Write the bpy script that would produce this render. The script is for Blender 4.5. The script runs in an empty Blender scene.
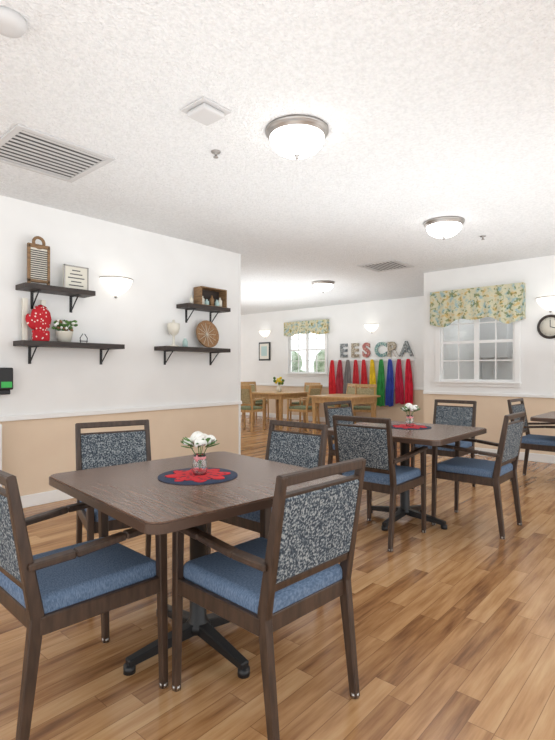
import bpy, bmesh, math, random
from mathutils import Vector, Matrix
random.seed(7)
R=math.radians
scene=bpy.context.scene
scene.view_settings.view_transform='Standard'

# ---------------------------------------------------------------- materials
def base(name,col,rough=.5,metal=0,emit=None,es=0,spec=.5,trans=0):
    m=bpy.data.materials.new(name); m.use_nodes=True
    nt=m.node_tree; p=nt.nodes['Principled BSDF']
    p.inputs['Base Color'].default_value=(*col,1)
    p.inputs['Roughness'].default_value=rough
    p.inputs['Metallic'].default_value=metal
    p.inputs['Specular IOR Level'].default_value=spec
    if trans: p.inputs['Transmission Weight'].default_value=trans
    if emit:
        p.inputs['Emission Color'].default_value=(*emit,1); p.inputs['Emission Strength'].default_value=es
    return m
class N:
    def __init__(s,m): s.nt=m.node_tree; s.p=s.nt.nodes['Principled BSDF']
    def n(s,t,**k):
        x=s.nt.nodes.new(t)
        for a,b in k.items(): setattr(x,a,b)
        return x
    def l(s,a,b): s.nt.links.new(a,b)
    def math(s,op,a,b=None):
        x=s.n('ShaderNodeMath',operation=op)
        for i,v in enumerate((a,b)):
            if v is None: continue
            if isinstance(v,(int,float)): x.inputs[i].default_value=v
            else: s.l(v,x.inputs[i])
        return x.outputs[0]
    def coord(s,scale=(1,1,1)):
        tc=s.n('ShaderNodeTexCoord'); mp=s.n('ShaderNodeMapping')
        mp.inputs['Scale'].default_value=scale
        s.l(tc.outputs['Object'],mp.inputs[0]); return mp.outputs[0]
    def noise(s,vec,scale,detail=3):
        x=s.n('ShaderNodeTexNoise'); x.inputs['Scale'].default_value=scale; x.inputs['Detail'].default_value=detail
        s.l(vec,x.inputs['Vector']); return x.outputs['Fac']
    def ramp(s,fac,stops,interp='LINEAR'):
        r=s.n('ShaderNodeValToRGB'); cr=r.color_ramp; cr.interpolation=interp
        while len(cr.elements)<len(stops): cr.elements.new(.5)
        for e,(q,c) in zip(cr.elements,stops): e.position=q; e.color=(*c,1)
        s.l(fac,r.inputs[0]); return r.outputs[0]
    def bump(s,h,strength,dist):
        b=s.n('ShaderNodeBump'); b.inputs['Strength'].default_value=strength; b.inputs['Distance'].default_value=dist
        s.l(h,b.inputs['Height']); s.l(b.outputs[0],s.p.inputs['Normal'])
    def col(s,o): s.l(o,s.p.inputs['Base Color'])

def noisy(name,c1,c2,scale,rough=.6,stretch=(1,1,1),bump=0,dist=.002,lo=.35,hi=.65,detail=4,spec=.5):
    m=base(name,c1,rough,spec=spec); n=N(m); f=n.noise(n.coord(stretch),scale,detail)
    n.col(n.ramp(f,[(lo,c1),(hi,c2)]))
    if bump: n.bump(f,bump,dist)
    return m

M={}
M['wall']=noisy('wall_paint_white',(.86,.86,.85),(.89,.89,.88),3,.75,bump=.0)
M['beige']=noisy('wall_paint_beige',(.79,.635,.48),(.82,.67,.51),3,.7)
M['trim']=base('trim_white',(.88,.88,.87),.4)
# popcorn ceiling
m=base('popcorn_ceiling',(.86,.86,.86),.95,spec=.1); n=N(m)
c=n.coord(); f=n.noise(c,52,4); v=n.n('ShaderNodeTexVoronoi'); v.inputs['Scale'].default_value=80; n.l(c,v.inputs['Vector'])
h=n.math('SUBTRACT',f,n.math('MULTIPLY',v.outputs['Distance'],.5)); n.bump(h,.6,.028)
n.col(n.ramp(f,[(.3,(.77,.785,.795)),(.6,(.86,.875,.885))]))
M['ceil']=m
# plank floor
m=base('laminate_floor',(.5,.3,.15),.22); n=N(m)
tc=n.n('ShaderNodeTexCoord'); sp=n.n('ShaderNodeSeparateXYZ'); n.l(tc.outputs['Object'],sp.inputs[0])
W,L=.092,.78
rx=n.math('DIVIDE',sp.outputs[0],W); row=n.math('FLOOR',rx)
wn=n.n('ShaderNodeTexWhiteNoise',noise_dimensions='1D'); n.l(row,wn.inputs['W'])
ry=n.math('ADD',n.math('DIVIDE',sp.outputs[1],L),n.math('MULTIPLY',wn.outputs['Value'],7.3)); col_=n.math('FLOOR',ry)
cb=n.n('ShaderNodeCombineXYZ'); n.l(row,cb.inputs[0]); n.l(col_,cb.inputs[1])
wn2=n.n('ShaderNodeTexWhiteNoise',noise_dimensions='2D'); n.l(cb.outputs[0],wn2.inputs['Vector'])
cv=n.n('ShaderNodeCombineXYZ')
n.l(n.math('MULTIPLY',sp.outputs[0],14),cv.inputs[0]); n.l(n.math('MULTIPLY',sp.outputs[1],1.5),cv.inputs[1]); n.l(n.math('MULTIPLY',wn2.outputs['Value'],40),cv.inputs[2])
g=n.noise(cv.outputs[0],2.0,6)
cv2=n.n('ShaderNodeCombineXYZ')
n.l(n.math('MULTIPLY',sp.outputs[0],60),cv2.inputs[0]); n.l(n.math('MULTIPLY',sp.outputs[1],3),cv2.inputs[1]); n.l(n.math('MULTIPLY',wn2.outputs['Value'],90),cv2.inputs[2])
g2=n.noise(cv2.outputs[0],2.0,3)
t=n.math('ADD',n.math('ADD',n.math('MULTIPLY',wn2.outputs['Value'],.42),n.math('MULTIPLY',g,1.0)),n.math('MULTIPLY',g2,.28))
t=n.math('SUBTRACT',t,.39)
pc=n.ramp(t,[(.10,(.19,.082,.032)),(.32,(.36,.178,.072)),(.55,(.51,.283,.127)),(.85,(.63,.40,.205))])
fx=n.math('FRACT',rx); fy=n.math('FRACT',ry)
ex=n.math('MINIMUM',fx,n.math('SUBTRACT',1,fx)); ey=n.math('MULTIPLY',n.math('MINIMUM',fy,n.math('SUBTRACT',1,fy)),L/W)
e=n.math('MINIMUM',ex,ey); e=n.math('LESS_THAN',e,.014)
mx=n.n('ShaderNodeMix',data_type='RGBA'); mx.inputs['B'].default_value=(.14,.06,.025,1)
n.l(n.math('MULTIPLY',e,.65),mx.inputs['Factor']); n.l(pc,mx.inputs['A']); n.col(mx.outputs['Result'])
M['floor']=m
M['frame']=noisy('dark_walnut_frame',(.036,.021,.014),(.07,.041,.027),9,.4,(6,6,1))
M['ttop']=noisy('walnut_laminate',(.095,.052,.034),(.20,.115,.078),7,.25,(1,14,1),detail=6,lo=.3,hi=.7)
M['tedge']=base('table_edge_dark',(.075,.042,.028),.35)
M['seat']=noisy('blue_upholstery',(.085,.135,.22),(.17,.235,.34),90,.85,(1,3,1),bump=.3,dist=.001,spec=.2)
m=base('speckled_upholstery',(.3,.33,.36),.85,spec=.2); n=N(m); c=n.coord(); f=n.noise(c,125,2)
n.col(n.ramp(f,[(.40,(.04,.052,.068)),(.49,(.085,.107,.132)),(.56,(.21,.235,.25)),(.64,(.35,.375,.38))])); M['speck']=m
M['black']=base('black_metal',(.012,.012,.013),.45)
M['navy']=noisy('navy_placemat',(.02,.035,.075),(.04,.06,.11),120,.8)
m=base('red_napkin',(.6,.02,.03),.8); n=N(m); v=n.n('ShaderNodeTexVoronoi'); v.inputs['Scale'].default_value=38; n.l(n.coord(),v.inputs['Vector'])
n.col(n.ramp(v.outputs['Distance'],[(.0,(.05,.01,.03)),(.28,(.08,.01,.03)),(.34,(.62,.02,.035)),(1,(.7,.03,.04))])); M['red']=m
M['glass']=base('clear_glass',(.95,.97,.97),.03,trans=1)
M['petal']=base('white_petal',(.9,.9,.86),.6)
M['leaf']=noisy('leaf_green',(.05,.14,.03),(.12,.25,.06),20,.6)
M['pink']=base('pink_ribbon',(.75,.3,.32),.5)
M['lamp']=base('lit_frosted_glass',(.95,.95,.93),.4,emit=(1,.97,.92),es=6)
M['sconce']=base('lit_sconce_glass',(.95,.95,.92),.4,emit=(1,.93,.82),es=1.0)
M['nickel']=base('brushed_nickel',(.40,.38,.36),.3,1)
M['grille']=base('grille_white',(.60,.60,.60),.5)
M['dark']=base('duct_dark',(.10,.10,.10),.8)
M['shelf']=noisy('espresso_shelf',(.02,.014,.012),(.045,.03,.024),8,.5,(6,1,6))
M['wood']=noisy('old_wood',(.18,.10,.045),(.32,.19,.09),12,.6,(1,1,4))
M['lwood']=noisy('light_maple',(.52,.31,.13),(.65,.41,.19),8,.4,(3,3,1))
M['green']=noisy('green_upholstery',(.16,.20,.12),(.28,.31,.18),40,.8)
M['tan']=noisy('tan_upholstery',(.36,.31,.17),(.52,.44,.26),40,.8)
M['cream']=base('cream_ceramic',(.74,.71,.62),.3)
M['teal']=base('pale_teal',(.45,.6,.58),.4)
M['wicker']=noisy('wicker',(.25,.13,.06),(.42,.25,.13),60,.8)
m=base('polka_red',(.6,.02,.03),.8); n=N(m); v=n.n('ShaderNodeTexVoronoi'); v.inputs['Scale'].default_value=34; n.l(n.coord(),v.inputs['Vector'])
n.col(n.ramp(v.outputs['Distance'],[(.0,(.8,.75,.7)),(.22,(.8,.75,.7)),(.27,(.5,.01,.02))])); M['polka']=m
m=base('floral_valance',(.7,.6,.3),.85); n=N(m); c=n.coord()
f=n.noise(c,13,3); f2=n.noise(c,22,2)
a=n.ramp(f,[(.38,(.33,.45,.46)),(.45,(.57,.56,.40)),(.56,(.62,.58,.42)),(.64,(.58,.43,.18))])
b=n.ramp(f2,[(.40,(1,1,1)),(.36,(1,1,1)),(.56,(1,1,1)),(.62,(.42,.50,.34))])
mx=n.n('ShaderNodeMix',data_type='RGBA',blend_type='MULTIPLY'); mx.inputs['Factor'].default_value=1
n.l(a,mx.inputs['A']); n.l(b,mx.inputs['B']); n.col(mx.outputs['Result']); M['valance']=m
M['hedge']=noisy('hedge',(.06,.12,.04),(.4,.45,.35),6,.9)
M['greenlbl']=base('green_label',(.05,.5,.1),.5)

# ---------------------------------------------------------------- builder
class B:
    def __init__(s,name): s.name=name; s.bm=bmesh.new(); s.mats=[]
    def mi(s,m):
        if m not in s.mats: s.mats.append(m)
        return s.mats.index(m)
    def merge(s,tb,m,mat=None,smooth=False):
        i=s.mi(m)
        if mat is not None: bmesh.ops.transform(tb,matrix=mat,verts=tb.verts)
        bmesh.ops.recalc_face_normals(tb,faces=tb.faces)
        for f in tb.faces: f.material_index=i; f.smooth=smooth
        me=bpy.data.meshes.new('t'); tb.to_mesh(me); tb.free(); s.bm.from_mesh(me); bpy.data.meshes.remove(me)
    def box(s,c,size,m,rot=None,bev=0,seg=2,smooth=False):
        tb=bmesh.new(); bmesh.ops.create_cube(tb,size=1); bmesh.ops.scale(tb,vec=size,verts=tb.verts)
        if bev: bmesh.ops.bevel(tb,geom=tb.edges[:],offset=bev,segments=seg,affect='EDGES',profile=.5)
        s.merge(tb,m,Matrix.Translation(c)@(rot if rot else Matrix.Identity(4)),smooth)
    def b2(s,lo,hi,m,bev=0):
        s.box([(a+b)/2 for a,b in zip(lo,hi)],[abs(b-a) for a,b in zip(lo,hi)],m,bev=bev)
    def beam(s,p1,p2,w,t,m,w2=None,t2=None,xh=(1,0,0),bev=.004):
        p1,p2=Vector(p1),Vector(p2); d=p2-p1; z=d.normalized(); x=Vector(xh); x=(x-z*x.dot(z)).normalized(); y=z.cross(x)
        tb=bmesh.new(); bmesh.ops.create_cube(tb,size=1)
        w2=w if w2 is None else w2; t2=t if t2 is None else t2
        for v in tb.verts:
            top=v.co.z>0; v.co.x*=(w2 if top else w); v.co.y*=(t2 if top else t); v.co.z*=d.length
        if bev: bmesh.ops.bevel(tb,geom=tb.edges[:],offset=bev,segments=1,affect='EDGES')
        mt=Matrix((( x.x,y.x,z.x,(p1.x+p2.x)/2),(x.y,y.y,z.y,(p1.y+p2.y)/2),(x.z,y.z,z.z,(p1.z+p2.z)/2),(0,0,0,1)))
        s.merge(tb,m,mt)
    def lathe(s,prof,m,c=(0,0,0),n=32,rot=None,a0=0,a1=2*math.pi,smooth=True):
        tb=bmesh.new(); full=abs(a1-a0-2*math.pi)<1e-4; k=n if full else n+1; rings=[]
        for r,z in prof:
            if r<1e-6: rings.append([tb.verts.new((0,0,z))])
            else: rings.append([tb.verts.new((r*math.cos(a0+(a1-a0)*i/n),r*math.sin(a0+(a1-a0)*i/n),z)) for i in range(k)])
        for a,b in zip(rings,rings[1:]):
            for i in range(n):
                j=(i+1)%k
                q=[a[i%len(a)],a[j%len(a)],b[j%len(b)],b[i%len(b)]]
                q2=[]
                for v in q:
                    if v not in q2: q2.append(v)
                if len(q2)>2: tb.faces.new(q2)
        s.merge(tb,m,Matrix.Translation(c)@(rot if rot else Matrix.Identity(4)),smooth)
    def sph(s,c,r,m,sc=(1,1,1),rot=None,sub=2):
        tb=bmesh.new(); bmesh.ops.create_icosphere(tb,subdivisions=sub,radius=r); bmesh.ops.scale(tb,vec=sc,verts=tb.verts)
        s.merge(tb,m,Matrix.Translation(c)@(rot if rot else Matrix.Identity(4)),True)
    def tube(s,pts,r,m,n=8):
        pts=[Vector(p) for p in pts]; tb=bmesh.new(); rings=[]
        for i,p in enumerate(pts):
            d=(pts[min(i+1,len(pts)-1)]-pts[max(i-1,0)]).normalized()
            u=d.orthogonal().normalized() if i==0 else (u-d*u.dot(d)).normalized()
            w=d.cross(u)
            rings.append([tb.verts.new(p+(u*math.cos(2*math.pi*k/n)+w*math.sin(2*math.pi*k/n))*r) for k in range(n)])
        for a,b in zip(rings,rings[1:]):
            for k in range(n): tb.faces.new((a[k],a[(k+1)%n],b[(k+1)%n],b[k]))
        tb.faces.new(rings[0]); tb.faces.new(rings[-1]); s.merge(tb,m,None,True)
    def poly(s,pts,z0,z1,m,mat=None):
        tb=bmesh.new(); a=[tb.verts.new((x,y,z0)) for x,y in pts]; b=[tb.verts.new((x,y,z1)) for x,y in pts]
        tb.faces.new(a); tb.faces.new(b)
        for i in range(len(a)): tb.faces.new((a[i],a[(i+1)%len(a)],b[(i+1)%len(a)],b[i]))
        s.merge(tb,m,mat)
    def grid(s,fn,nu,nv,m,thick=0):
        tb=bmesh.new(); g=[[tb.verts.new(fn(i/nu,j/nv)) for i in range(nu+1)] for j in range(nv+1)]
        for j in range(nv):
            for i in range(nu): tb.faces.new((g[j][i],g[j][i+1],g[j+1][i+1],g[j+1][i]))
        s.merge(tb,m,None,True)
    def mesh(s):
        me=bpy.data.meshes.new(s.name); s.bm.to_mesh(me); s.bm.free()
        for m in s.mats: me.materials.append(m)
        return me
    def done(s,loc=(0,0,0),rz=0):
        return place(s.name,s.mesh(),loc,rz)
def place(name,me,loc=(0,0,0),rz=0):
    o=bpy.data.objects.new(name,me); o.location=loc; o.rotation_euler=(0,0,R(rz)); scene.collection.objects.link(o); return o

# ---------------------------------------------------------------- room shell
H=2.74; XL=-4.61; YE=4.49; YR=7.26; XC=-3.37; YF=9.5
b=B('floor'); b.b2((-12,-3,-.08),(3.6,10,0),M['floor']); b.done()
b=B('ceiling'); b.b2((-12,-3,H),(3.6,10,H+.1),M['ceil']); b.done()
def wallbox(b,lo,hi,rail):
    zl=rail
    b.b2((lo[0],lo[1],0),(hi[0],hi[1],zl),M['beige']); b.b2((lo[0],lo[1],zl),(hi[0],hi[1],H),M['wall'])
b=B('wall_left'); wallbox(b,(XL-.15,-3),(XL,YE),.80); b.done()
b=B('wall_hall'); wallbox(b,(-12,YE-.15),(XL-.15,YE),.80); b.done()
def wall_open(name,x0,x1,y,wx0,wx1,wz0,wz1,rail,th=.12):
    b=B(name)
    wallbox(b,(x0,y),(wx0,y+th),rail); wallbox(b,(wx1,y),(x1,y+th),rail)
    b.b2((wx0,y,0),(wx1,y+th,rail),M['beige']); b.b2((wx0,y,rail),(wx1,y+th,wz0),M['wall']); b.b2((wx0,y,wz1),(wx1,y+th,H),M['wall'])
    b.done()
wall_open('wall_right',XC,3.6,YR,-3.10,-2.04,1.06,2.22,.88)
wall_open('wall_back',-12,3.6,YF,-8.00,-6.87,1.15,2.3,.84)
b=B('wall_return'); wallbox(b,(XC,YR+.12),(XC+.12,YF),.88); b.done()
def trim(name,lo,hi,bev=.006): b=B(name); b.b2(lo,hi,M['trim'],bev); b.done()
trim('trim_1',(XL,-3,.785),(XL+.03,YE+.01,.83)); trim('baseboard_left',(XL,-3,0),(XL+.018,YE+.01,.11))
trim('trim_2',(XC,YR-.03,.86),(3.6,YR,.905)); trim('baseboard_right',(XC,YR-.018,0),(3.6,YR,.11))
trim('trim_3',(-12,YF-.03,.82),(XC,YF,.865)); trim('baseboard_back',(-12,YF-.018,0),(XC,YF,.11))
trim('trim_4',(XL-.001,YE-.03,.11),(XL+.006,YE+.006,H),.002)

def window(name,x0,x1,y,z0,z1,cols,rows,mid):
    b=B(name); m=M['trim']; c=.07
    b.b2((x0-c,y-.025,z0-c),(x0,y,z1+c),m,.004); b.b2((x1,y-.025,z0-c),(x1+c,y,z1+c),m,.004)
    b.b2((x0,y-.025,z1),(x1,y,z1+c),m,.004); b.b2((x0,y-.025,z0-c),(x1,y,z0),m,.004)
    b.b2((x0-c-.02,y-.06,z0-.02),(x1+c+.02,y-.0255,z0+.005),m,.004)
    f=.035
    secs=[(x0,(x0+x1)/2),((x0+x1)/2,x1)] if mid else [(x0,x1)]
    for a,d in secs:
        b.b2((a,y+.02,z0),(a+f,y+.06,z1),m); b.b2((d-f,y+.02,z0),(d,y+.06,z1),m)
        b.b2((a+f,y+.02,z0),(d-f,y+.06,z0+f),m); b.b2((a+f,y+.02,z1-f),(d-f,y+.06,z1),m)
        zm=(z0+z1)/2; b.b2((a+f,y+.022,zm-.02),(d-f,y+.058,zm+.02),m)
        for i in range(1,cols):
            x=a+f+(d-a-2*f)*i/cols; b.b2((x-.009,y+.03,z0+f),(x+.009,y+.05,z1-f),m)
        for i in range(1,rows):
            z=z0+f+(z1-z0-2*f)*i/rows
            if abs(z-zm)>.03: b.b2((a+f,y+.031,z-.009),(d-f,y+.049,z+.009),m)
    b.b2((x0,y+.039,z0),(x1,y+.041,z1),M['glass'])
    b.done()
window('window_1',-3.10,-2.04,YR,1.06,2.22,2,4,True)
window('window_2',-8.00,-6.87,YF,1.15,2.3,2,4,True)
def valance(x0,x1,y,zt,zb,amp):
    b=B('floral_valance'); w=x1-x0
    def fn(u,v):
        drop=zb - amp*abs(math.cos(u*math.pi))**1.5 + amp*.3*math.cos(u*math.pi*6)
        yy=y-.10-.012*math.sin(u*w*38)*(.3+v)
        return (x0+u*w, yy, zt+(drop-zt)*v)
    b.grid(fn,120,10,M['valance'])
    b.b2((x0,y-.09,zt-.03),(x1,y-.001,zt+.0),M['valance'])
    for x in (x0,x1): b.b2((x-.004,y-.10,zb-amp*.5),(x+.004,y-.001,zt),M['valance'])
    b.done()
valance(-3.22,-1.91,YR,2.41,1.98,.10)
valance(-8.08,-6.76,YF,2.42,2.12,.05)
# room seen through the interior window
b=B('kitchen_cabinet')
b.b2((-3.2,9.05,0),(-.6,9.48,.9),M['trim'],.01); b.b2((-3.22,9.02,.9),(-.58,9.48,.94),M['dark'],.004)
for i in range(5): b.b2((-3.18+i*.52,9.03,.08),(-2.70+i*.52,9.05,.86),M['trim'],.006)
for i in range(5):
    if i in (1,3): continue
    b.b2((-3.18+i*.52,9.15,1.45),(-2.70+i*.52,9.48,2.3),M['grille'],.006)
b.done()
b=B('refrigerator'); b.b2((-.5,8.8,.0),(.3,9.45,1.8),M['nickel'],.02); b.b2((-.46,8.77,.9),(-.43,8.8,1.6),M['black']); b.done()
b=B('garden_hedge')
for i in range(34): b.sph((-10.5+i*.14+random.uniform(-.1,.1),11.6+random.uniform(-.3,.3),random.uniform(.0,1.5)),.38,M['hedge'],sub=2)
b.done()

# ---------------------------------------------------------------- ceiling things
dome=B('ceiling_dome_light')
dome.lathe([(0,0),(.2,0),(.2,-.014),(.19,-.024),(.182,-.026),(.182,-.04),(.17,-.046)],M['nickel'],n=48)
dome.lathe([(.17,-.032),(.172,-.05),(.162,-.085),(.135,-.118),(.092,-.142),(.04,-.154),(0,-.156)],M['lamp'],n=48)
dome.lathe([(.018,-.150),(.018,-.160),(.008,-.168),(.011,-.176),(0,-.184)],M['nickel'],n=16)
dm=dome.mesh()
for x,y in [(-1.965,2.413),(-2.054,4.895),(-5.03,6.89),(-7.6,6.6),(-9.8,6.6),(.6,4.8),(.6,2.2),(-1.9,-.8),(.8,-.8),(-1.9,8.4)]:  # domes out of view are added to light the rooms; the visible ones are fixtures
    place('ceiling_dome_light',dm,(x,y,H))
def vent(x0,y0,s,nl,along):
    b=B('ceiling_air_vent'); z=H
    f=.045
    b.b2((x0,y0,z-.012),(x0+s,y0+f,z),M['grille'],.003); b.b2((x0,y0+s-f,z-.012),(x0+s,y0+s,z),M['grille'],.003)
    b.b2((x0,y0+f,z-.012),(x0+f,y0+s-f,z),M['grille'],.003); b.b2((x0+s-f,y0+f,z-.012),(x0+s,y0+s-f,z),M['grille'],.003)
    b.b2((x0+f,y0+f,z-.0015),(x0+s-f,y0+s-f,z),M['dark'])
    for i in range(nl):
        q=f+(s-2*f)*(i+.5)/nl; w=(s-2*f)/nl*.5
        if along=='x': b.box((x0+s/2,y0+q,z-.006),(s-2*f,w,.002),M['grille'])
        else: b.box((x0+q,y0+s/2,z-.006),(w,s-2*f,.002),M['grille'])
    b.done()
vent(-3.85,1.21,.66,10,'y'); vent(-3.85,6.1,.6,9,'y')
b=B('ceiling_speaker'); b.b2((-2.31,1.765,H-.012),(-2.10,1.975,H),M['grille'],.004); b.b2((-2.285,1.79,H-.045),(-2.125,1.95,H-.012),M['grille'],.012); b.done()
b=B('smoke_detector'); b.lathe([(0,0),(.075,0),(.075,-.02),(.06,-.045),(.03,-.05),(0,-.05)],M['grille']); b.done((-2.27,.82,H))
for x,y in [(-2.576,2.275),(-1.94,5.7)]:
    b=B('fire_sprinkler'); b.lathe([(0,0),(.035,0),(.03,-.008),(.01,-.01),(.008,-.035),(.018,-.037),(.018,-.04),(0,-.04)],M['nickel'],n=20); b.done((x,y,H))

# ---------------------------------------------------------------- sconces
def sconce(loc,rz):
    b=B('wall_sconce')
    b.lathe([(0,-.11),(.03,-.105),(.08,-.075),(.13,-.03),(.16,.02),(.175,.065),(.168,.065),(.15,.02),(.12,-.025),(.07,-.065),(0,-.095)],M['sconce'],n=28,a0=-math.pi/2,a1=math.pi/2)
    b.lathe([(.1755,.056),(.178,.06),(.178,.066),(.167,.066)],M['nickel'],n=28,a0=-math.pi/2,a1=math.pi/2)
    b.lathe([(0,-.135),(.012,-.13),(.016,-.118),(.008,-.108),(0,-.1)],M['nickel'],c=(.01,0,0),n=14)
    b.box((.004,0,.0),(.008,.1,.12),M['nickel'],bev=.003)
    b.done(loc,rz)
sconce((XL+.002,2.70,2.10),0); sconce((-1.60,YR-.002,2.12),-90); sconce((-5.61,YF-.002,2.17),-90); sconce((-8.8,YF-.002,2.2),-90)

# ---------------------------------------------------------------- shelves
def shelf(y0,y1,z):
    b=B('wall_shelf'); b.b2((XL+.001,y0,z-.045),(XL+.215,y1,z),M['shelf'],.003)
    for y in (y0+.14,y1-.14):
        b.b2((XL+.001,y-.012,z-.2),(XL+.009,y+.012,z-.045),M['black']); b.b2((XL+.009,y-.012,z-.053),(XL+.17,y+.012,z-.0455),M['black'])
        b.tube([(XL+.008,y,z-.19),(XL+.05,y,z-.15),(XL+.10,y,z-.10),(XL+.15,y,z-.053)],.006,M['black'])
    b.done()
ZA,ZB=1.98,1.485
shelf(1.73,2.37,ZA); shelf(1.71,2.68,ZB); shelf(3.47,4.12,ZA+.002); shelf(3.17,4.12,ZB+.004)
XS=XL+.1
b=B('washboard')
for dy in (-.085,.085): b.b2((-.012,dy-.012,0),(.012,dy+.012,.36),M['wood'],.003)
b.b2((-.008,-.073,.05),(.004,.073,.34),M['cream'])
for i in range(14): b.b2((-.010,-.073,.06+i*.019),(.010,.073,.068+i*.019),M['shelf'])
b.b2((-.012,-.097,.335),(.012,.097,.37),M['wood'],.005); b.b2((-.012,-.097,.03),(.012,.097,.055),M['wood'],.003)
b.lathe([(.055,-.01),(.06,0),(.055,.01),(.035,.01),(.035,-.01),(.055,-.01)],M['wood'],c=(0,0,.385),rot=Matrix.Rotation(R(90),4,'Y'),n=20)
b.done((XS,1.89,ZA),0)
b=B('framed_sign'); b.b2((-.012,-.12,0),(.012,.12,.23),M['cream'],.004)
for z0,z1,y0,y1 in [(0,.012,-.12,.12),(.218,.23,-.12,.12),(0,.23,-.12,-.108),(0,.23,.108,.12)]: b.b2((.012,y0,z0),(.018,y1,z1),M['nickel'])
for i,w in enumerate((.07,.05,.08,.06,.04)): b.b2((.012,-w,.04+i*.035),(.0135,w,.05+i*.035),M['dark'])
b.done((XS,2.23,ZA),0)
b=B('letter_ornament')
b.b2((-.015,-.10,0),(.015,-.06,.38),M['cream'],.003); b.b2((-.015,.06,0),(.015,.10,.38),M['cream'],.003); b.b2((-.015,-.06,.16),(.015,.06,.20),M['cream'],.003)
b.done((XL+.05,1.87,ZB),0)
b=B('oven_mitt'); b.sph((0,0,.2),.1,M['polka'],(.25,.95,1.3)); b.sph((0,-.085,.17),.05,M['polka'],(.45,.8,1.5),Matrix.Rotation(R(25),4,'X')); b.box((0,0,.05),(.045,.15,.1),M['polka'],bev=.015)
b.done((XL+.12,1.90,ZB),0)
b=B('potted_plant'); b.lathe([(0,0),(.055,0),(.075,.09),(.08,.1),(.072,.1),(.065,.08),(0,.08)],M['cream'])
for i in range(80):
    a=random.uniform(0,6.28); r=random.uniform(.0,.12); z=random.uniform(.115,.20)
    b.sph((r*math.cos(a)*.55,r*math.sin(a),z),.024,random.choice([M['leaf'],M['leaf'],M['leaf'],M['petal'],M['wood']]),(1,.5,.6),Matrix.Rotation(a,4,'Z'),1)
b.done((XS+.005,2.12,ZB+.001))
b=B('iron_trivet')
for dy in (-.03,.03): b.tube([(0,dy,0),(0,dy*1.2,.05),(0,dy*.3,.09)],.004,M['black'])
b.tube([(0,-.04,.02),(0,.04,.02)],.004,M['black']); b.done((XS,2.31,ZB+.001))
b=B('wooden_crate')
b.b2((-.07,-.2,0),(.07,.2,.012),M['wood']); b.b2((-.07,-.2,.21),(.07,.2,.222),M['wood']); b.b2((-.07,-.2,.012),(.07,-.188,.21),M['wood']); b.b2((-.07,.188,.012),(.07,.2,.21),M['wood']); b.b2((-.07,-.188,.012),(-.06,.188,.21),M['shelf'])
for y,mm,h in [(-.13,'cream',.12),(-.06,'teal',.09),(.02,'wood',.14),(.1,'teal',.1),(.15,'cream',.13)]:
    b.lathe([(0,.012),(.028,.012),(.028,h*.7),(.012,h*.85),(.012,h),(0,h)],M[mm],c=(0,y,0),n=14)
b.done((XS,3.90,ZA+.002))
b=B('small_bottle'); b.lathe([(0,0),(.022,0),(.022,.07),(.008,.09),(.008,.11),(0,.11)],M['cream'],n=14); b.done((XS,3.61,ZA+.002))
b=B('cream_dispenser'); b.lathe([(0,0),(.06,0),(.055,.012),(.015,.03),(.013,.12),(.05,.15),(.068,.2),(.07,.25),(.06,.262),(.02,.27),(.012,.3),(0,.305)],M['cream']); b.done((XS,3.36,ZB+.004))
b=B('wicker_tray')
rt=Matrix.Rotation(R(78),4,'Y')
b.lathe([(0,0),(.13,0),(.15,.006),(.158,.03),(.165,.03),(.16,-.004),(.13,-.01),(0,-.01)],M['wicker'],rot=rt,n=40)
for i in range(12):
    a=i*math.pi/6; p=rt@Vector((.14*math.cos(a),.14*math.sin(a),.006)); b.tube([rt@Vector((0,0,.006)),p],.0025,M['cream'],6)
b.done((XS-.0,3.84,ZB+.168))
b=B('glass_jar'); b.lathe([(0,0),(.03,0),(.03,.07),(.018,.085),(.018,.1),(0,.1)],M['teal'],n=16); b.done((XS,3.52,ZB+.004))
b=B('hand_sanitizer_dispenser'); b.b2((XL+.001,1.54,1.06),(XL+.1,1.68,1.25),M['black'],.012); b.b2((XL+.001,1.56,1.02),(XL+.085,1.66,1.06),M['black'],.006); b.b2((XL+.1,1.58,1.08),(XL+.103,1.665,1.13),M['greenlbl']); b.done()
b=B('wall_heater'); b.b2((XL+.031,1.0,.12),(XL+.16,1.57,.78),M['trim'],.012)
for i in range(8): b.b2((XL+.16,1.04,.2+i*.06),(XL+.164,1.53,.22+i*.06),M['dark'])
b.b2((XL+.031,1.05,.0),(XL+.12,1.52,.12),M['grille'],.004); b.done()

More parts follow.
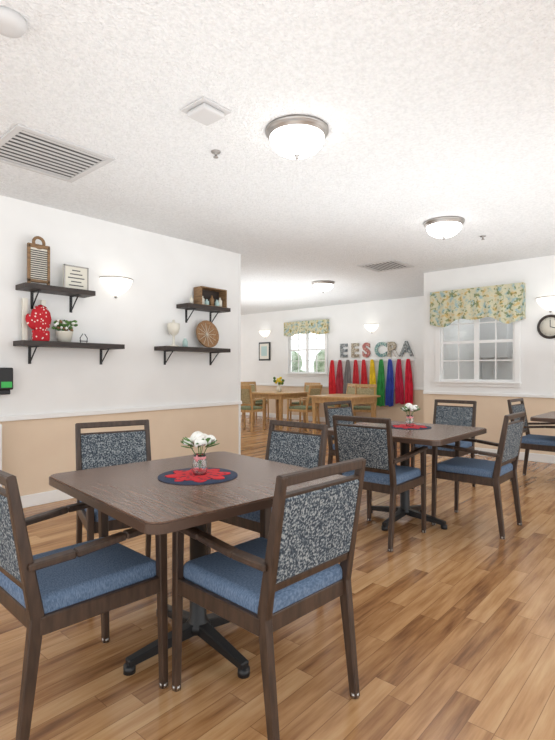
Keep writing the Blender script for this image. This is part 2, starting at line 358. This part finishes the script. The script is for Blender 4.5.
# ---------------------------------------------------------------- chairs
def chair_mesh(frame,seat,back,name):
    b=B(name); hx=.213
    for s in (-1,1):
        x=s*hx
        b.beam((x,-.255,0),(x,-.205,.44),.028,.032,frame,.032,.045)
        b.beam((x,-.205,.43),(x,-.285,.90),.032,.045,frame,.028,.030)
        fx=s*.232
        b.beam((fx,.262,0),(fx,.25,.63),.028,.028,frame,.036,.036)
        b.lathe([(0,0),(.016,0),(.016,.02),(0,.02)],M['nickel'],c=(fx,.262,-.001),n=12)
        b.lathe([(0,0),(.016,0),(.016,.02),(0,.02)],M['nickel'],c=(x,-.255,-.001),n=12)
        pts=[(s*.222,-.235,.605),(s*.238,-.09,.615),(s*.242,.09,.632),(s*.236,.285,.640)]
        for p,q in zip(pts,pts[1:]): b.beam(p,q,.042,.024,frame,bev=.005)
        b.beam((s*.222,-.2,.405),(s*.232,.245,.405),.024,.06,frame)
    b.box((0,.245,.405),(.45,.026,.06),frame,bev=.004); b.box((0,-.2,.405),(.42,.026,.06),frame,bev=.004)
    b.box((0,.025,.452),(.435,.47,.075),seat,bev=.028,seg=4,smooth=True)
    def pt(z): return (0,-.205-.08*(z-.43)/.47,z)
    b.beam(pt(.868),pt(.902),.45,.03,frame,.45,.024)
    b.beam(pt(.515),pt(.545),.40,.024,frame)
    b.beam(pt(.545),pt(.828),.402,.036,back,bev=.008)
    b.beam(pt(.828),pt(.839),.402,.022,frame,bev=.002)
    return b.mesh()
cm=chair_mesh(M['frame'],M['seat'],M['speck'],'dining_chair')
def ch(x,y,rz): place('dining_chair',cm,(x,y,0),rz)
ch(-1.275,1.385,87)           # front right
ch(-1.84,.89,-2)              # front left
ch(-2.60,1.58,-108)           # far left
ch(-1.96,2.13,180)            # far right
ch(-1.86,3.26,2)              # second table
ch(-1.40,3.99,90)
ch(-2.10,5.02,180)
ch(-2.66,4.28,-92)
ch(-1.40,6.0,-92)
# ---------------------------------------------------------------- tables
def rrect(s,r,n=6):
    o=[]
    for cx,cy,a0 in [(s-r,s-r,0),(-s+r,s-r,90),(-s+r,-s+r,180),(s-r,-s+r,270)]:
        for i in range(n+1):
            a=R(a0+90*i/n); o.append((cx+r*math.cos(a),cy+r*math.sin(a)))
    return o
b=B('dining_table')
b.poly(rrect(.5,.06),.712,.744,M['tedge']); b.poly(rrect(.494,.056),.744,.75,M['ttop'])
b.lathe([(0,.06),(.06,.06),(.055,.09),(.038,.11),(.038,.68),(.06,.70),(.06,.705),(0,.705)],M['black'],n=24)
for a in range(4):
    d=Vector((math.cos(a*math.pi/2),math.sin(a*math.pi/2),0)); xh=(-d.y,d.x,0)
    b.beam(d*.03+Vector((0,0,.075)),d*.34+Vector((0,0,.04)),.055,.05,M['black'],.04,.03,xh=xh)
    b.lathe([(0,0),(.025,0),(.025,.03),(0,.03)],M['black'],c=d*.33,n=14)
    b.beam(d*.03+Vector((0,0,.695)),d*.3+Vector((0,0,.70)),.04,.022,M['black'],xh=xh)
tm=b.mesh()
T=[(-1.745,1.435,-6),(-1.89,3.72,0),(-.90,5.95,0)]
for x,y,r in T: place('dining_table',tm,(x,y,0),r)
# centrepieces
b=B('placemat'); b.lathe([(0,0),(.178,0),(.178,.003),(0,.003)],M['navy'],n=48); pm=b.mesh()
b=B('napkin'); pts=[]
for i in range(96):
    a=i*2*math.pi/96; r=.125+.022*math.cos(8*a); pts.append((r*math.cos(a),r*math.sin(a)))
b.poly(pts,0,.004,M['red']); nm=b.mesh()
b=B('flower_vase')
b.lathe([(0,0),(.03,0),(.036,.03),(.03,.06),(.024,.075),(.03,.09),(.027,.09),(.021,.075),(.027,.06),(.033,.03),(.027,.004),(0,.004)],M['glass'],n=28)
b.lathe([(.0255,.068),(.028,.07),(.028,.078),(.0255,.08)],M['pink'],n=24)
b.sph((.025,-.015,.074),.012,M['pink'],(1,.6,1.3))
fl=[(0,-.01,.16,.042),(.05,.0,.145,.036),(-.04,.02,.15,.034),(.01,.045,.15,.034),(.0,-.05,.14,.032)]
for x,y,z,r in fl:
    b.tube([(0,0,.02),(x*.3,y*.3,.08),(x,y,z)],.002,M['leaf'],6)
    for k in range(20):
        ph=random.uniform(0,6.28); th=math.acos(random.uniform(-.1,1)); d=Vector((math.sin(th)*math.cos(ph),math.sin(th)*math.sin(ph),math.cos(th)))
        q=d.to_track_quat('Z','Y').to_matrix().to_4x4()
        b.sph(Vector((x,y,z))+d*r*.62,r*.45,M['petal'],(1,1,.45),q,1)
for i in range(22):
    a=random.uniform(0,6.28); d=Vector((math.cos(a),math.sin(a),random.uniform(.1,.9))).normalized(); q=d.to_track_quat('X','Z').to_matrix().to_4x4()
    b.sph(Vector((0,0,.11))+d*.065,.026,M['leaf'],(1.4,.45,.12),q,1)
vm=b.mesh()
for x,y,r in T[:2]:
    px,py=(x-.0,y+.0)
    if y>3: px,py=x-.02,y+.12
    place('placemat',pm,(px,py,.7505)); place('napkin',nm,(px,py,.754),10); place('flower_vase',vm,(px,py+.01,.7585),r-30)

# ---------------------------------------------------------------- aprons, letters
cols=[(.6,.015,.025),(.38,.03,.05),(.2,.18,.18),(.48,.02,.03),(.58,.02,.03),(.75,.53,.02),(.03,.27,.06),(.03,.06,.35),(.42,.01,.05),(.6,.01,.04)]
AX=-6.63; AS=.213
b=B('coat_rail'); b.b2((-6.70,YF-.02,1.42),(-4.60,YF-.0005,1.47),M['trim'],.003)
for i in range(10): b.tube([(AX+i*AS,YF-.018,1.445),(AX+i*AS,YF-.05,1.44),(AX+i*AS,YF-.055,1.46)],.005,M['nickel'])
b.done()
for i,cc in enumerate(cols):
    mm=noisy('apron_cloth_%d'%i,cc,tuple(min(1,v*1.3+.01) for v in cc),8,.8)
    b=B('hanging_apron'); x0=AX+i*AS; ln=random.uniform(.92,1.02); ph=random.uniform(0,6)
    def fn(u,v):
        w=.07+.13*min(1,(v*1.6))**.6
        return (x0+(u-.5)*w+.008*math.sin(v*5+ph), YF-.065-.022*math.sin(u*15+ph)*min(1,.25+v), 1.46-ln*v+.012*math.sin(u*9+ph)*v)
    b.grid(fn,20,16,mm); b.done()
lr=bpy.data.objects.new('wall_letters',None); scene.collection.objects.link(lr); lr.location=(-6.45,YF-.02,1.53)
lc=[noisy('letter_grey',(.10,.12,.13),(.4,.42,.42),40,.5,lo=.45,hi=.55),noisy('letter_tan',(.25,.2,.14),(.55,.5,.4),40,.5,lo=.45,hi=.55),noisy('letter_red',(.35,.06,.06),(.55,.3,.25),40,.5,lo=.45,hi=.55),noisy('letter_teal',(.10,.25,.26),(.4,.5,.45),40,.5,lo=.45,hi=.55)]
for i,t in enumerate('EESCRA'):
    cu=bpy.data.curves.new('letter_%d'%i,'FONT'); cu.body=t; cu.size=.42; cu.extrude=.012; cu.offset=.016; cu.materials.append(lc[[0,1,2,3,1,0][i]])
    o=bpy.data.objects.new('letter_%d'%i,cu); scene.collection.objects.link(o); o.parent=lr; o.location=(i*.305,0,0); o.rotation_euler=(R(90),0,0)

b=B('framed_picture'); b.b2((-9.02,YF-.03,1.48),(-8.62,YF-.001,1.96),M['black'],.006); b.b2((-8.98,YF-.033,1.52),(-8.66,YF-.03,1.92),M['cream']); b.b2((-8.92,YF-.035,1.6),(-8.72,YF-.033,1.85),M['teal']); b.done()
b=B('wall_clock'); rt=Matrix.Rotation(R(90),4,'X')
b.lathe([(0,0),(.155,0),(.16,.015),(.15,.035),(.128,.03),(.126,.02)],M['shelf'],rot=rt,n=48); b.lathe([(0,.02),(.127,.02),(.127,.015)],M['cream'],rot=rt,n=48)
b.beam((0,-.024,0),(.0,-.024,.09),.008,.003,M['black'],bev=0); b.beam((0,-.024,0),(.06,-.024,-.02),.01,.003,M['black'],xh=(0,0,1),bev=0)
for i in range(12):
    a=i*math.pi/6; b.beam((.1*math.sin(a),-.023,.1*math.cos(a)),(.115*math.sin(a),-.023,.115*math.cos(a)),.006,.002,M['black'],xh=(0,1,0),bev=0)
b.done((-1.60,YR-.001,1.80))

# ---------------------------------------------------------------- far dining set (light wood)
def wchair():
    b=B('wooden_chair'); f=M['lwood']
    for s in (-1,1):
        x=s*.21
        b.beam((x,-.25,0),(x,-.21,.44),.032,.036,f); b.beam((x,-.21,.43),(x,-.30,.92),.032,.036,f); b.beam((x*1.08,.24,0),(x*1.08,.23,.64),.034,.034,f)
        b.beam((x*1.05,-.23,.63),(x*1.1,.26,.65),.045,.024,f)
    b.box((0,.0,.41),(.45,.46,.05),f,bev=.005); b.box((0,.0,.455),(.43,.45,.06),M['green'],bev=.022,seg=3,smooth=True)
    b.beam((0,-.295,.86),(0,-.305,.93),.46,.03,f); b.beam((0,-.225,.52),(0,-.232,.56),.42,.024,f); b.beam((0,-.236,.57),(0,-.29,.85),.36,.03,M['tan'])
    return b.mesh()
wc=wchair()
for x,y,r in [(-7.1,7.15,15),(-6.3,7.95,95),(-7.95,8.1,-90),(-7.1,9.0,180),(-6.1,9.0,150),(-8.2,7.1,-60),(-5.35,8.7,200),(-8.6,8.9,-100)]: place('wooden_chair',wc,(x,y,0),r)
b=B('wooden_table'); b.poly(rrect(.5,.04),.72,.75,M['lwood']); b.b2((-.44,-.44,.62),(.44,.44,.72),M['lwood'],.004)
for sx in (-1,1):
    for sy in (-1,1): b.beam((sx*.4,sy*.4,0),(sx*.4,sy*.4,.7),.05,.05,M['lwood'],.075,.075)
wt=b.mesh(); place('wooden_table',wt,(-7.1,8.1,0)); place('wooden_table',wt,(-9.5,8.0,0)); place('wooden_table',wt,(-5.2,7.8,0))
b=B('yellow_flower_vase'); b.lathe([(0,0),(.05,0),(.06,.08),(.03,.14),(.04,.16)],M['cream'],n=18)
yl=base('yellow_petal',(.8,.6,.03),.6)
for i in range(22):
    b.sph((random.uniform(-.1,.1),random.uniform(-.1,.1),random.uniform(.18,.32)),.035,yl if i%3 else M['leaf'],sub=1)
b.done((-7.1,8.1,.75))

# ---------------------------------------------------------------- light, world, camera
def add_ceiling_fill(x,y,z,s,e,name='added_ceiling_fill'):  # unseen area lamp added to brighten the ceiling from below, not a fixture
    l=bpy.data.lights.new(name,'AREA'); l.shape='SQUARE'; l.size=s; l.energy=e; l.color=(.94,.98,1)
    o=bpy.data.objects.new(name,l); scene.collection.objects.link(o); o.location=(x,y,z); o.rotation_euler=(R(180),0,0)
add_ceiling_fill(-.5,-.2,1.4,3,24); add_ceiling_fill(-2.2,2.6,1.4,3.2,31); add_ceiling_fill(-1.0,5.0,1.4,3.2,34); add_ceiling_fill(-6.5,7.0,1.4,3,58); add_ceiling_fill(-1.5,8.4,1.5,1.4,22)
w=bpy.data.worlds.new('World'); scene.world=w; w.use_nodes=True
w.node_tree.nodes['Background'].inputs[0].default_value=(.95,.98,1,1); w.node_tree.nodes['Background'].inputs[1].default_value=2.35
cd=bpy.data.cameras.new('Camera'); co=bpy.data.objects.new('Camera',cd); scene.collection.objects.link(co)
cd.sensor_fit='VERTICAL'; cd.sensor_height=36; cd.lens=23.98; cd.clip_start=.02
co.location=(0,0,1.23); co.rotation_euler=(R(90),0,R(41.42)); scene.camera=co
